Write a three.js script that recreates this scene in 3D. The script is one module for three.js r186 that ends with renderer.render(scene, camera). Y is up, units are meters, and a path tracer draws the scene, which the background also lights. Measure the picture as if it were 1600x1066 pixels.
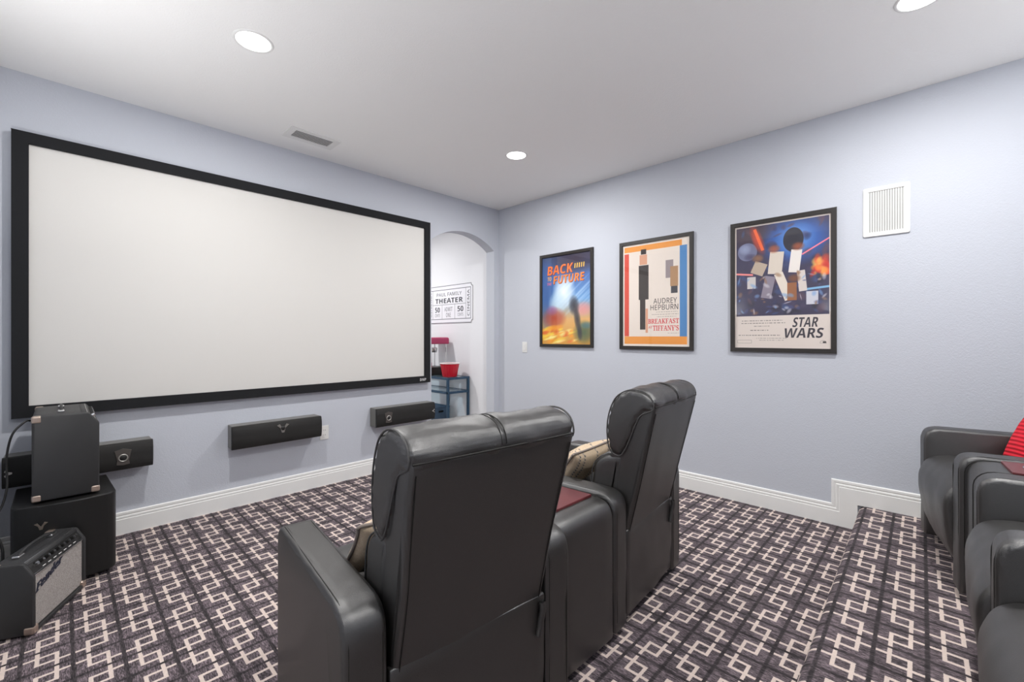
import * as THREE from 'three';
import { mergeGeometries, mergeVertices, toCreasedNormals } from 'three/addons/utils/BufferGeometryUtils.js';
import { RoundedBoxGeometry } from 'three/addons/geometries/RoundedBoxGeometry.js';
import { TextGeometry } from 'three/addons/geometries/TextGeometry.js';
import { FontLoader } from 'three/addons/loaders/FontLoader.js';
import { ImprovedNoise } from 'three/addons/math/ImprovedNoise.js';
import { RectAreaLightUniformsLib } from 'three/addons/lights/RectAreaLightUniformsLib.js';

// ---------------------------------------------------------------- camera, sky, exposure
const scene = new THREE.Scene();
scene.background = new THREE.Color(0x000000);
const FOCAL = 683.1, YAW = THREE.MathUtils.degToRad(44.17);
const camera = new THREE.PerspectiveCamera(THREE.MathUtils.radToDeg(2 * Math.atan(533 / FOCAL)), 1600 / 1066, 0.02, 60);
camera.position.set(-3.584, 1.2456, 3.70);
camera.lookAt(-3.584 + Math.cos(YAW), 1.2456, 3.70 - Math.sin(YAW));
camera.setViewOffset(1600, 1066, 0, 6, 1600, 1066);
const renderer = new THREE.WebGLRenderer({ antialias: true });
renderer.toneMapping = THREE.LinearToneMapping;
renderer.toneMappingExposure = 1.2;
renderer.shadowMap.enabled = true;
RectAreaLightUniformsLib.init();
const ROOM = { x0: -3.88, x1: 0, z0: 0, z1: 4.87, h: 2.74 };
const CANS = [[-2.91, 1.225], [-0.985, 1.225], [-2.91, 3.65], [-0.955, 3.65]];
const CAN_POWER = 1080, CAN_GLOW = 3, HALL_POWER = 1350, FILL_POWER = 190, CAN_SIZE = 0.08;
const CAN_COLOR = new THREE.Color(1.0, 0.985, 0.965);

// ---------------------------------------------------------------- helpers
let rs = 7;
const rnd = () => { rs = (rs + 0x6d2b79f5) | 0; let t = Math.imul(rs ^ (rs >>> 15), 1 | rs); t = (t + Math.imul(t ^ (t >>> 7), 61 | t)) ^ t; return ((t ^ (t >>> 14)) >>> 0) / 4294967296; };
const perlin = new ImprovedNoise();
const taken = new Map();
function numbered(n) { const k = taken.get(n) ?? 0; taken.set(n, k + 1); return k ? n + '_' + String(k).padStart(3, '0') : n; }
function shade(o) { o.traverse((m) => { if (m.isMesh) { m.castShadow = true; m.receiveShadow = true; } }); return o; }
function part(name, geo, mat, parent) {
  const m = new THREE.Mesh(geo, mat); m.name = parent === scene ? numbered(name) : name; m.castShadow = m.receiveShadow = true; parent.add(m); return m;
}
function tag(o, label, category, group) { o.userData.label = label; o.userData.category = category; if (group) o.userData.group = group; return o; }
function thing(name, label, category, pos = [0, 0, 0], turn = 0, group) {
  const g = new THREE.Group(); g.name = numbered(name); g.position.set(...pos); g.rotation.y = turn; scene.add(g); return tag(g, label, category, group);
}
function struct(name, geo, mat, label) { const m = part(name, geo, mat, scene); m.userData.kind = 'structure'; if (label) m.userData.label = label; return m; }
// texture coordinates in metres, from the side each face points to
function boxUV(geo) {
  let g = geo.index ? geo.toNonIndexed() : geo;
  const p = g.attributes.position, uv = new Float32Array(p.count * 2), a = new THREE.Vector3(), b = new THREE.Vector3(), c = new THREE.Vector3();
  for (let i = 0; i < p.count; i += 3) {
    a.fromBufferAttribute(p, i); b.fromBufferAttribute(p, i + 1); c.fromBufferAttribute(p, i + 2);
    const n = b.clone().sub(a).cross(c.clone().sub(a)), ax = Math.abs(n.x), ay = Math.abs(n.y), az = Math.abs(n.z);
    [a, b, c].forEach((v, k) => { const [s, t] = ax >= ay && ax >= az ? [v.z, v.y] : ay >= az ? [v.x, v.z] : [v.x, v.y]; uv[(i + k) * 2] = s; uv[(i + k) * 2 + 1] = t; });
  }
  g.setAttribute('uv', new THREE.BufferAttribute(uv, 2));
  return g;
}
function clean(g) { for (const k of Object.keys(g.attributes)) if (!['position', 'normal', 'uv'].includes(k)) g.deleteAttribute(k); return g; }
function box(x0, x1, y0, y1, z0, z1, r = 0, seg = 2) {
  const w = x1 - x0, h = y1 - y0, d = z1 - z0;
  const g = r > 0 ? new RoundedBoxGeometry(w, h, d, seg, Math.min(r, w / 2.01, h / 2.01, d / 2.01)) : new THREE.BoxGeometry(w, h, d);
  g.translate((x0 + x1) / 2, (y0 + y1) / 2, (z0 + z1) / 2);
  return boxUV(clean(g));
}
function merge(list) { return mergeGeometries(list.map((g) => clean(g.index ? g.toNonIndexed() : g))); }
function tube(pts, r, seg = 40, rad = 6, closed = false) {
  return new THREE.TubeGeometry(new THREE.CatmullRomCurve3(pts.map((p) => new THREE.Vector3(...p)), closed, 'centripetal'), seg, r, rad, closed);
}
// closed profile from corners [z, y, radius]
function corners(list, seg = 7) {
  const out = [], n = list.length;
  for (let i = 0; i < n; i++) {
    const P = list[(i + n - 1) % n], C = list[i], N = list[(i + 1) % n], r = C[2] ?? 0;
    if (!r) { out.push([C[0], C[1]]); continue; }
    const d1 = [P[0] - C[0], P[1] - C[1]], d2 = [N[0] - C[0], N[1] - C[1]], l1 = Math.hypot(...d1), l2 = Math.hypot(...d2);
    const k1 = Math.min(r, l1 * 0.49) / l1, k2 = Math.min(r, l2 * 0.49) / l2;
    const A = [C[0] + d1[0] * k1, C[1] + d1[1] * k1], B = [C[0] + d2[0] * k2, C[1] + d2[1] * k2], w = 1.25;
    for (let s = 0; s <= seg; s++) { const t = s / seg, u = 1 - t, a = u * u, b = 2 * u * t * w, c = t * t, q = a + b + c; out.push([(A[0] * a + C[0] * b + B[0] * c) / q, (A[1] * a + C[1] * b + B[1] * c) / q]); }
  }
  return out;
}
function smooth(list, n = 48) { return new THREE.CatmullRomCurve3(list.map(([z, y]) => new THREE.Vector3(z, y, 0)), true, 'centripetal').getPoints(n).slice(0, -1).map((v) => [v.x, v.y]); }
function dense(list, step) {
  const out = [];
  list.forEach((a, i) => { const b = list[(i + 1) % list.length], l = Math.hypot(b[0] - a[0], b[1] - a[1]), n = Math.max(1, Math.ceil(l / step)); for (let k = 0; k < n; k++) out.push([a[0] + (b[0] - a[0]) * k / n, a[1] + (b[1] - a[1]) * k / n]); });
  return out;
}
// a profile in (z, y) carried along x between x0 and x1, ends rounded by r, middle swollen by crown, surface uneven by uneven
function loft(profile, x0, x1, r, { crown = 0, uneven = 0, freq = 9, mid = 10, round = 6, wave = null } = {}) {
  let area = 0; profile.forEach((a, i) => { const b = profile[(i + 1) % profile.length]; area += a[0] * b[1] - b[0] * a[1]; });
  const P = area < 0 ? profile.slice().reverse() : profile, n = P.length;
  const nor = P.map((p, i) => { const a = P[(i + n - 1) % n], b = P[(i + 1) % n], dx = b[0] - a[0], dy = b[1] - a[1], l = Math.hypot(dx, dy) || 1; return [dy / l, -dx / l]; });
  const secs = [], W = x1 - x0;
  for (let i = 0; i <= round; i++) { const f = (i / round) * Math.PI / 2; secs.push([x0 + r * (1 - Math.cos(f)), r * (1 - Math.sin(f))]); }
  for (let i = 1; i < mid; i++) secs.push([x0 + r + (W - 2 * r) * i / mid, 0]);
  for (let i = round; i >= 0; i--) { const f = (i / round) * Math.PI / 2; secs.push([x1 - r * (1 - Math.cos(f)), r * (1 - Math.sin(f))]); }
  const pos = [], idx = [];
  secs.forEach(([x, inset]) => {
    const t = (x - x0) / W * 2 - 1, swell = crown * (1 - t * t);
    P.forEach((p, i) => {
      let o = swell - inset;
      if (uneven) o += uneven * (perlin.noise(x * freq + 3.1, p[1] * freq + 7.7, p[0] * freq) + 0.5 * perlin.noise(x * freq * 2.3, p[1] * freq * 2.3 + 1.7, p[0] * freq * 2.3));
      if (wave) o += wave(x, p[0], p[1], t);
      pos.push(x, p[1] + nor[i][1] * o, p[0] + nor[i][0] * o);
    });
  });
  for (let s = 0; s < secs.length - 1; s++) for (let i = 0; i < n; i++) { const a = s * n + i, b = s * n + (i + 1) % n, c = a + n, d = b + n; idx.push(a, b, c, b, d, c); }
  const cap = (s, flip) => {
    const ring = P.map((_, i) => new THREE.Vector2(pos[(s * n + i) * 3 + 2], pos[(s * n + i) * 3 + 1]));
    for (const [a, b, c] of THREE.ShapeUtils.triangulateShape(ring, [])) flip ? idx.push(s * n + a, s * n + c, s * n + b) : idx.push(s * n + a, s * n + b, s * n + c);
  };
  cap(0, true); cap(secs.length - 1, false);
  let g = new THREE.BufferGeometry(); g.setAttribute('position', new THREE.Float32BufferAttribute(pos, 3)); g.setIndex(idx);
  // turn the faces outward
  g.computeVertexNormals();
  let vol = 0; const q = g.attributes.position; const A = new THREE.Vector3(), B = new THREE.Vector3(), C = new THREE.Vector3();
  for (let i = 0; i < idx.length; i += 3) { A.fromBufferAttribute(q, idx[i]); B.fromBufferAttribute(q, idx[i + 1]); C.fromBufferAttribute(q, idx[i + 2]); vol += A.dot(B.cross(C)); }
  if (vol < 0) { for (let i = 0; i < idx.length; i += 3) { const t = idx[i]; idx[i] = idx[i + 1]; idx[i + 1] = t; } g.setIndex(idx); }
  g = toCreasedNormals(g, 0.9);
  return boxUV(g);
}
function extrude(shape, depth, bevel = 0, seg = 12) {
  return new THREE.ExtrudeGeometry(shape, { depth, bevelEnabled: bevel > 0, bevelSize: bevel, bevelThickness: bevel, bevelSegments: 2, curveSegments: seg });
}
function rectShape(w, h, r) {
  const s = new THREE.Shape(), x = -w / 2, y = -h / 2;
  s.moveTo(x + r, y); s.lineTo(x + w - r, y); s.quadraticCurveTo(x + w, y, x + w, y + r); s.lineTo(x + w, y + h - r); s.quadraticCurveTo(x + w, y + h, x + w - r, y + h);
  s.lineTo(x + r, y + h); s.quadraticCurveTo(x, y + h, x, y + h - r); s.lineTo(x, y + r); s.quadraticCurveTo(x, y, x + r, y); return s;
}

// ---------------------------------------------------------------- textures
function dataTex(w, h, fn, srgb, rx = 1, ry = 1) {
  const d = new Uint8Array(w * h * 4);
  for (let y = 0; y < h; y++) for (let x = 0; x < w; x++) { const [r, g, b] = fn(x, y), o = (y * w + x) * 4; d[o] = r; d[o + 1] = g; d[o + 2] = b; d[o + 3] = 255; }
  const t = new THREE.DataTexture(d, w, h); t.wrapS = t.wrapT = THREE.RepeatWrapping; t.magFilter = THREE.LinearFilter; t.minFilter = THREE.LinearFilter;
  if (srgb) t.colorSpace = THREE.SRGBColorSpace; t.repeat.set(rx, ry); t.needsUpdate = true; return t;
}
const clampB = (v) => Math.max(0, Math.min(255, v | 0));
function hashGrid(n, seed) { rs = seed; const g = new Float32Array(n * n); for (let i = 0; i < n * n; i++) g[i] = rnd(); return (x, y) => g[((y % n) + n) % n * n + ((x % n) + n) % n]; }
function tileNoise(n, seed) {
  const h = hashGrid(n, seed);
  return (x, y) => { const xi = Math.floor(x), yi = Math.floor(y), fx = x - xi, fy = y - yi, u = fx * fx * (3 - 2 * fx), v = fy * fy * (3 - 2 * fy); return (h(xi, yi) * (1 - u) + h(xi + 1, yi) * u) * (1 - v) + (h(xi, yi + 1) * (1 - u) + h(xi + 1, yi + 1) * u) * v; };
}
const canvas = (w, h) => { const c = document.createElement('canvas'); c.width = w; c.height = h; return [c, c.getContext('2d')]; };
function canvasTex(c) { const t = new THREE.CanvasTexture(c); t.colorSpace = THREE.SRGBColorSpace; return t; }

// woven carpet: 8 x 8 cells, in every other one the open square turns the other way
const CELLS = 8, CT = 2048;
const carpetMap = (() => {
  const px = CT / CELLS, mm = 140 / px, streak = tileNoise(512, 11), fleck = tileNoise(1024, 23), blot = tileNoise(32, 31), pile = tileNoise(2048, 5);
  return dataTex(CT, CT, (X, Y) => {
    const wx = (fleck(X * 0.5, Y * 0.5) - 0.5) * 2.2, wy = (fleck(X * 0.5 + 300, Y * 0.5 + 77) - 0.5) * 2.2;
    const ci = Math.floor(X / px), cj = Math.floor(Y / px), p = (X - (ci + 0.5) * px) * mm + wx, q = ((Y - (cj + 0.5) * px) * mm + wy) * ((ci + cj) % 2 ? -1 : 1);
    const lo = 20.2, hi = 33, end = 63.5, band = (v) => v > lo && v < hi;
    const ring = Math.max(Math.abs(p), Math.abs(q)) < hi && Math.max(Math.abs(p), Math.abs(q)) > lo;
    const arm = (band(-q) && p > 0 && p < end) || (band(q) && p < 0 && p > -end) || (band(p) && q < 0 && q > -end) || (band(-p) && q > 0 && q < end);
    const n1 = streak(X / 4, Y / 24), n2 = pile(X, Y), n3 = blot(X / 64, Y / 64), n4 = streak(X / 1.6 + 90, Y / 9 + 40);
    if (ring || arm) { const k = 0.88 + 0.14 * n2 + 0.05 * (n1 - 0.5); return [clampB(236 * k), clampB(218 * k), clampB(208 * k)]; }
    const edge = Math.min(70 - Math.abs(p), 70 - Math.abs(q)), dark = edge < 4.5 ? 1 : edge < 9 ? 1 - (edge - 4.5) / 4.5 : 0;
    let v = 94 + 84 * (n1 - 0.5) + 66 * (n4 - 0.5) + 56 * (n2 - 0.5) + 26 * (n3 - 0.5);
    v = v * (1 - dark * (0.22 + 0.36 * n4)); v = Math.max(16, v);
    return [clampB(v * 1.03), clampB(v * 0.92), clampB(v * 0.97)];
  }, true);
})();
const pileBump = (() => { const a = tileNoise(512, 41), b = tileNoise(128, 42); return dataTex(512, 512, (x, y) => { const v = 255 * (0.7 * a(x, y) + 0.3 * b(x / 4, y / 4)); return [v, v, v]; }, false, 1 / 0.35, 1 / 0.35); })();
const leatherBump = (() => {
  const N = 512, K = 46; rs = 99; const pts = []; for (let j = 0; j < K; j++) for (let i = 0; i < K; i++) pts.push([(i + rnd()) * N / K, (j + rnd()) * N / K]);
  const fine = tileNoise(256, 8);
  return dataTex(N, N, (x, y) => {
    const ci = Math.floor(x / N * K), cj = Math.floor(y / N * K); let d1 = 1e9, d2 = 1e9;
    for (let b = -1; b <= 1; b++) for (let a = -1; a <= 1; a++) { const i = (ci + a + K) % K, j = (cj + b + K) % K, q = pts[j * K + i]; let dx = Math.abs(q[0] - x), dy = Math.abs(q[1] - y); dx = Math.min(dx, N - dx); dy = Math.min(dy, N - dy); const d = Math.hypot(dx, dy); if (d < d1) { d2 = d1; d1 = d; } else if (d < d2) d2 = d; }
    const v = clampB(255 * Math.min(1, (d2 - d1) / 5) * 0.8 + 50 * fine(x / 2, y / 2)); return [v, v, v];
  }, false, 1 / 0.12, 1 / 0.12);
})();
const wallBump = (() => { const a = tileNoise(128, 61), b = tileNoise(64, 62); return dataTex(512, 512, (x, y) => { const v = clampB(255 * (0.55 * Math.pow(a(x / 4, y / 4), 1.5) + 0.45 * b(x / 8, y / 8))); return [v, v, v]; }, false, 1 / 0.45, 1 / 0.45); })();
const tolexBump = (() => { const a = tileNoise(256, 71); return dataTex(512, 512, (x, y) => { const v = clampB(150 + 105 * (a(x / 2, y / 2) - 0.5) * 2); return [v, v, v]; }, false, 1 / 0.1, 1 / 0.1); })();

// ---------------------------------------------------------------- materials
const std = (o) => new THREE.MeshStandardMaterial(o), phys = (o) => new THREE.MeshPhysicalMaterial(o);
const M = {
  wall: std({ color: 0xc4c8d1, roughness: 0.85, bumpMap: wallBump, bumpScale: 0.0006 }),
  hallWall: std({ color: 0xe9eaee, roughness: 0.85, bumpMap: wallBump, bumpScale: 0.0004 }),
  ceiling: std({ color: 0xf6f6f5, roughness: 0.9, bumpMap: wallBump, bumpScale: 0.0006 }),
  trim: std({ color: 0xeeeeec, roughness: 0.35 }),
  carpet: std({ map: carpetMap, roughness: 0.97, bumpMap: pileBump, bumpScale: 0.0025 }),
  leather: phys({ color: 0x191715, roughness: 0.4, ior: 2.0, bumpMap: leatherBump, bumpScale: 0.00022, specularIntensity: 1.0 }),
  seam: std({ color: 0x15130f, roughness: 0.6 }),
  darkCloth: std({ color: 0x0e0e0e, roughness: 0.9 }),
  darkMetal: std({ color: 0x1a1b1c, roughness: 0.5, metalness: 0.4 }),
  tray: std({ color: 0x63282b, roughness: 0.38 }),
  chrome: std({ color: 0xd8d8d8, roughness: 0.16, metalness: 1 }),
  velvet: std({ color: 0x17181b, roughness: 0.95 }),
  screen: std({ color: 0xd6d4d0, roughness: 0.95 }),
  satinBlack: std({ color: 0x1d1c1b, roughness: 0.42 }),
  grilleCloth: std({ color: 0x1c1b1a, roughness: 0.7, bumpMap: tolexBump, bumpScale: 0.0002 }),
  speakerSide: std({ color: 0x6e6c67, roughness: 0.35 }),
  badge: std({ color: 0xb9b7b2, roughness: 0.3, metalness: 0.8 }),
  tolex: std({ color: 0x2f2f30, roughness: 0.55, bumpMap: tolexBump, bumpScale: 0.0003 }),
  tolexTop: std({ color: 0x2f2f30, roughness: 0.5, bumpMap: tolexBump, bumpScale: 0.0003 }),
  subBlack: std({ color: 0x131313, roughness: 0.45 }),
  plate: std({ color: 0xe2e2e0, roughness: 0.35 }),
  slot: std({ color: 0x2a2a2a, roughness: 0.6 }),
  frame: std({ color: 0x26221f, roughness: 0.45 }),
  glass: phys({ color: 0xffffff, roughness: 0.02, transmission: 1, thickness: 0, ior: 1.45 }),
  lens: std({ color: 0xffffff, emissive: 0xffffff, emissiveIntensity: CAN_GLOW, roughness: 0.5 }),
  whiteMetal: std({ color: 0xe9e9e7, roughness: 0.45 }),
  ductDark: std({ color: 0x555555, roughness: 0.8 }),
  tableMetal: std({ color: 0x2c4a63, roughness: 0.4, metalness: 0.2 }),
  tableGlass: phys({ color: 0xd5ecf5, roughness: 0.03, transmission: 1, thickness: 0, ior: 1.5 }),
  red: std({ color: 0xc8102a, roughness: 0.35 }),
  popRed: std({ color: 0xa8325c, roughness: 0.35 }),
  white: std({ color: 0xf2f0ee, roughness: 0.5 }),
  bin: std({ color: 0x3a5068, roughness: 0.7 }),
  cable: std({ color: 0x141414, roughness: 0.5 }),
};

// ---------------------------------------------------------------- room shell
const { x0: RX0, x1: RX1, z0: RZ0, z1: RZ1, h: RH } = ROOM, TH = 0.132;
function carpetUV(g, ox, oz, cx, cz) {
  const p = g.attributes.position, uv = g.attributes.uv;
  for (let i = 0; i < p.count; i++) uv.setXY(i, (p.getX(i) - ox) / (CELLS * cx) + 0.5 / CELLS, (p.getZ(i) - oz) / (CELLS * cz) + 0.5 / CELLS);
  return g;
}
{
  const g = carpetUV(box(RX0, RX1, -0.12, 0, RZ0, RZ1), -1.517, 2.888, 0.1405, 0.138);
  struct('floor', g, M.carpet, 'dark patterned carpet with cream interlocking squares');
  // raised platform of the rear row, its carpet rolled over the front edge
  const prof = [[RZ1, 0], [RZ1, 0.165]], flat = 3.385;
  prof.push([4.2, 0.165], [3.6, 0.165], [flat, 0.165]);
  for (let i = 1; i <= 10; i++) { const a = (i / 10) * Math.PI * 0.44; prof.push([flat - 0.045 * Math.sin(a), 0.165 - 0.045 * (1 - Math.cos(a))]); }
  const last = prof[prof.length - 1]; for (let i = 1; i <= 4; i++) prof.push([last[0] - 0.012 * (i / 4), last[1] * (1 - i / 4)]);
  const pos = [], uv = [], idx = []; let arc = 0;
  prof.forEach((q, i) => { if (i > 2) arc += Math.hypot(q[0] - prof[i - 1][0], q[1] - prof[i - 1][1]); const zz = i < 3 ? q[0] : 4.2 - arc; for (const x of [RX0, RX1]) { const skew = -0.018 * x, front = i >= 4; pos.push(x, q[1], q[0] + (front ? skew : 0)); uv.push((x + 1.217) / (CELLS * 0.1425) + 0.5 / CELLS, (zz - (front ? 0 : skew) - 3.444) / (CELLS * 0.137) + 0.5 / CELLS); } });
  for (let i = 1; i < prof.length - 1; i++) { const a = i * 2; idx.push(a, a + 1, a + 2, a + 1, a + 3, a + 2); }
  const pg = new THREE.BufferGeometry(); pg.setAttribute('position', new THREE.Float32BufferAttribute(pos, 3)); pg.setAttribute('uv', new THREE.Float32BufferAttribute(uv, 2)); pg.setIndex(idx); pg.computeVertexNormals();
  if (pg.attributes.normal.getY(6) < 0) { pg.setIndex(idx.reverse()); pg.computeVertexNormals(); }
  struct('platform', pg, M.carpet, 'carpeted raised platform under the rear row of recliners');
}
// the screen wall with its arched opening
{
  const L = -0.957, R = -0.075, SPR = 2.246, half = (R - L) / 2, rise = 0.15, rad = (half * half + rise * rise) / (2 * rise), cx = (L + R) / 2, cy = SPR + rise - rad, a0 = Math.asin(half / rad);
  const s = new THREE.Shape(); s.moveTo(RX0 - TH, 0); s.lineTo(L, 0); s.lineTo(L, SPR); s.absarc(cx, cy, rad, Math.PI / 2 + a0, Math.PI / 2 - a0, true); s.lineTo(R, 0); s.lineTo(RX1, 0); s.lineTo(RX1, RH); s.lineTo(RX0 - TH, RH); s.closePath();
  const g = new THREE.ExtrudeGeometry(s, { depth: TH, bevelEnabled: false, curveSegments: 40 }); g.translate(0, 0, -TH);
  struct('wall_back', g, M.wall, 'pale blue wall behind the projection screen with an arched opening');
}
struct('wall_right', box(RX1, RX1 + TH, 0, RH, -TH * 0, RZ1), M.wall, 'pale blue wall carrying the three framed posters');
struct('wall_left', box(RX0 - TH, RX0, 0, RH, 0, RZ1), M.wall);
struct('wall_front', box(RX0 - TH, RX1 + TH, 0, RH, RZ1, RZ1 + TH), M.wall);
struct('ceiling', box(RX0 - TH, RX1 + TH, RH, RH + 0.12, -TH, RZ1 + TH), M.ceiling, 'flat white ceiling');
// hall behind the arch
const HX = 0.08, HZ = -2.5, HL = -2.6;
struct('floor_hall', box(HL, HX, -0.12, 0, HZ, 0), std({ color: 0xb9aea2, roughness: 0.4 }));
struct('wall_hall_right', box(HX, HX + TH, 0, RH, HZ, -0.001), M.hallWall, 'white hall wall seen through the arch');
struct('wall_hall_back', box(HL, HX + TH, 0, RH, HZ - TH, HZ), M.hallWall);
struct('wall_hall_left', box(HL - TH, HL, 0, RH, HZ, -TH), M.hallWall);
struct('ceiling_hall', box(HL - TH, HX + TH, RH, RH + 0.12, HZ - TH, -TH), M.ceiling);
struct('wall_hall_front', box(0, HX + TH, 0, RH, -TH, -0.0005), M.hallWall);

// baseboards: stepped moulding; profile is [distance below the top edge, thickness]
const BASE = [[0, 0], [0, 0.006], [0.004, 0.010], [0.016, 0.011], [0.022, 0.0085], [0.025, 0.0085], [0.028, 0.013], [0.036, 0.014], [0.04, 0.0115], [0.043, 0.0115], [0.046, 0.0155], [0.14, 0.0165]];
function baseboard(name, path, place, label) {   // path(d) -> points [along, y]; place(along, y, thickness) -> [x, y, z]
  const pos = [], idx = [], n = path(0).length;
  BASE.forEach(([d, t]) => path(d).forEach(([a, y]) => pos.push(...place(a, y, t))));
  for (let i = 0; i < BASE.length - 1; i++) for (let j = 0; j < n - 1; j++) { const a = i * n + j, b = a + 1, c = a + n, e = c + 1; idx.push(a, c, b, b, c, e); }
  let g = new THREE.BufferGeometry(); g.setAttribute('position', new THREE.Float32BufferAttribute(pos, 3)); g.setIndex(idx); g = g.toNonIndexed(); g.computeVertexNormals();
  const m = struct(name, boxUV(g), M.trim, label); m.material.side = THREE.DoubleSide; return m;
}
baseboard('baseboard_right', (d) => [[0, 0.14 - d], [3.195 + d, 0.14 - d], [3.195 + d, 0.303 - d], [RZ1, 0.303 - d]], (a, y, t) => [RX1 - t, y, a], 'white moulded baseboard that steps up at the platform');
baseboard('baseboard_back', (d) => [[RX0, 0.14 - d], [-0.957, 0.14 - d]], (a, y, t) => [a, y, t], 'white moulded baseboard below the projection screen');
baseboard('baseboard_back', (d) => [[-0.075, 0.14 - d], [0, 0.14 - d]], (a, y, t) => [a, y, t]);
baseboard('baseboard_left', (d) => [[0, 0.14 - d], [3.195 + d, 0.14 - d], [3.195 + d, 0.303 - d], [RZ1, 0.303 - d]], (a, y, t) => [RX0 + t, y, a]);
baseboard('baseboard_hall', (d) => [[HZ, 0.14 - d], [-TH, 0.14 - d]], (a, y, t) => [HX - t, y, a]);

// ---------------------------------------------------------------- recessed ceiling lights
function can(x, z, label, power, y = RH) {
  const g = thing('ceiling_light', label, 'light', [x, y, z], 0, 'recessed ceiling lights');
  const ring = new THREE.LatheGeometry([[0.078, -0.001], [0.078, -0.004], [0.083, -0.006], [0.089, -0.004], [0.091, -0.0005]].map((q) => new THREE.Vector2(...q)), 40);
  const rm = part('trim_ring', ring, M.whiteMetal, g); M.whiteMetal.side = THREE.DoubleSide;
  const disc = new THREE.CylinderGeometry(0.078, 0.078, 0.002, 40); disc.translate(0, -0.002, 0);
  part('lens', disc, M.lens, g);
  const l = new THREE.RectAreaLight(CAN_COLOR, power, CAN_SIZE, CAN_SIZE); l.position.set(x, y - 0.008, z); l.lookAt(x, 0, z); l.name = 'can_light'; scene.add(l);
}
can(...CANS[0], 'round recessed ceiling light above the projection screen', CAN_POWER);
can(...CANS[1], 'small round recessed ceiling light in front of the arch corner', CAN_POWER);
can(...CANS[2], 'recessed ceiling light above the camera', CAN_POWER);
can(...CANS[3], 'recessed ceiling light cut by the top edge of the picture', CAN_POWER);
can(-1.17, -1.38, 'recessed ceiling light in the hall behind the arch', HALL_POWER);

// ---------------------------------------------------------------- uplights added on the walls out of view, only to brighten the ceiling
function added_uplight(pos, turn, label) {
  const g = thing('added_fill_light', label, 'added_uplight', pos, turn, 'added uplights that brighten the ceiling');
  part('back_plate', box(-0.06, 0.06, -0.13, 0.05, 0, 0.012, 0.004), M.whiteMetal, g);
  const shell = new THREE.LatheGeometry([[0.02, -0.12], [0.075, -0.08], [0.115, 0.0], [0.125, 0.05]].map((q) => new THREE.Vector2(...q)), 32, -Math.PI / 2, Math.PI); shell.translate(0, 0, 0.012); part('shade', shell, M.whiteMetal, g);
  const b = box(-0.095, 0.095, 0.005, 0.02, 0.016, 0.085, 0.004); part('lamp', b, M.lens, g);
  const l = new THREE.RectAreaLight(CAN_COLOR, FILL_POWER, 0.18, 0.065); const off = new THREE.Vector3(0, 0.024, 0.05).applyAxisAngle(new THREE.Vector3(0, 1, 0), turn); l.position.set(pos[0] + off.x, pos[1] + off.y, pos[2] + off.z); l.rotation.set(Math.PI / 2, 0, 0); l.rotation.order = 'YXZ'; l.rotation.y = turn; l.name = 'fill_light'; scene.add(l);
}
added_uplight([RX0, 1.55, 1.35], Math.PI / 2, 'added unseen uplight on the left wall near the screen');
added_uplight([RX0, 1.55, 2.75], Math.PI / 2, 'added unseen uplight on the left wall beside the camera');
added_uplight([-2.6, 1.6, RZ1], Math.PI, 'added unseen uplight on the rear wall behind the left recliner');
added_uplight([-1.0, 1.6, RZ1], Math.PI, 'added unseen uplight on the rear wall behind the red cushion');

// ---------------------------------------------------------------- ceiling vent
{
  const g = thing('ceiling_vent', 'white louvred air vent in the ceiling above the screen', 'vent', [-2.275, RH, 0.335]);
  const w = 0.36, d = 0.2, iw = 0.27, id = 0.12, s = rectShape(w, d, 0.004), h = new THREE.Path(); h.moveTo(-iw / 2, -id / 2); h.lineTo(-iw / 2, id / 2); h.lineTo(iw / 2, id / 2); h.lineTo(iw / 2, -id / 2); h.closePath(); s.holes.push(h);
  const fg = extrude(s, 0.005, 0.001); fg.rotateX(Math.PI / 2); part('frame', fg, M.whiteMetal, g);
  part('duct', box(-iw / 2, iw / 2, -0.0012, -0.0004, -id / 2, id / 2), M.ductDark, g);
  for (let i = 0; i < 6; i++) { const l = box(-iw / 2, iw / 2, -0.0008, 0.0008, -0.009, 0.009); l.rotateX(0.3); l.translate(0, -0.006, -id / 2 + 0.014 + i * 0.0185); part('louvre', l, M.whiteMetal, g); }
}

// ---------------------------------------------------------------- projection screen
{
  const X0 = -3.778, X1 = -1.004, Y0 = 0.795, Y1 = 2.395, F = 0.062, Z = 0.05;
  const g = thing('projection_screen', 'large white projection screen in a black velvet frame', 'screen', [(X0 + X1) / 2, Y0, 0]);
  const w = (X1 - X0) / 2, h = Y1 - Y0;
  const bar = (pts) => { const s = new THREE.Shape(pts.map((q) => new THREE.Vector2(...q))); const e = extrude(s, 0.044, 0.002); e.translate(0, 0, 0.004); return e; };
  part('frame_bar', bar([[-w, h], [-w + F, h - F], [w - F, h - F], [w, h]]), M.velvet, g);
  part('frame_bar', bar([[-w, 0], [w, 0], [w - F, F], [-w + F, F]]), M.velvet, g);
  part('frame_bar', bar([[-w, 0], [-w + F, F], [-w + F, h - F], [-w, h]]), M.velvet, g);
  part('frame_bar', bar([[w, 0], [w, h], [w - F, h - F], [w - F, F]]), M.velvet, g);
  part('canvas', box(-w + F - 0.01, w - F + 0.01, F - 0.01, h - F + 0.01, 0.02, 0.032), M.screen, g);
  const font = await new FontLoader().loadAsync('fonts/droid/droid_sans_bold.typeface.json');
  const t = new TextGeometry('DNP', { font, size: 0.026, depth: 0.001, curveSegments: 4 }); t.translate(w - 0.125, 0.018, 0.05);
  part('maker_badge', t, std({ color: 0xcfcfcf, roughness: 0.5 }), g).userData.label = 'small white lettering on the frame corner';
}

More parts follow.
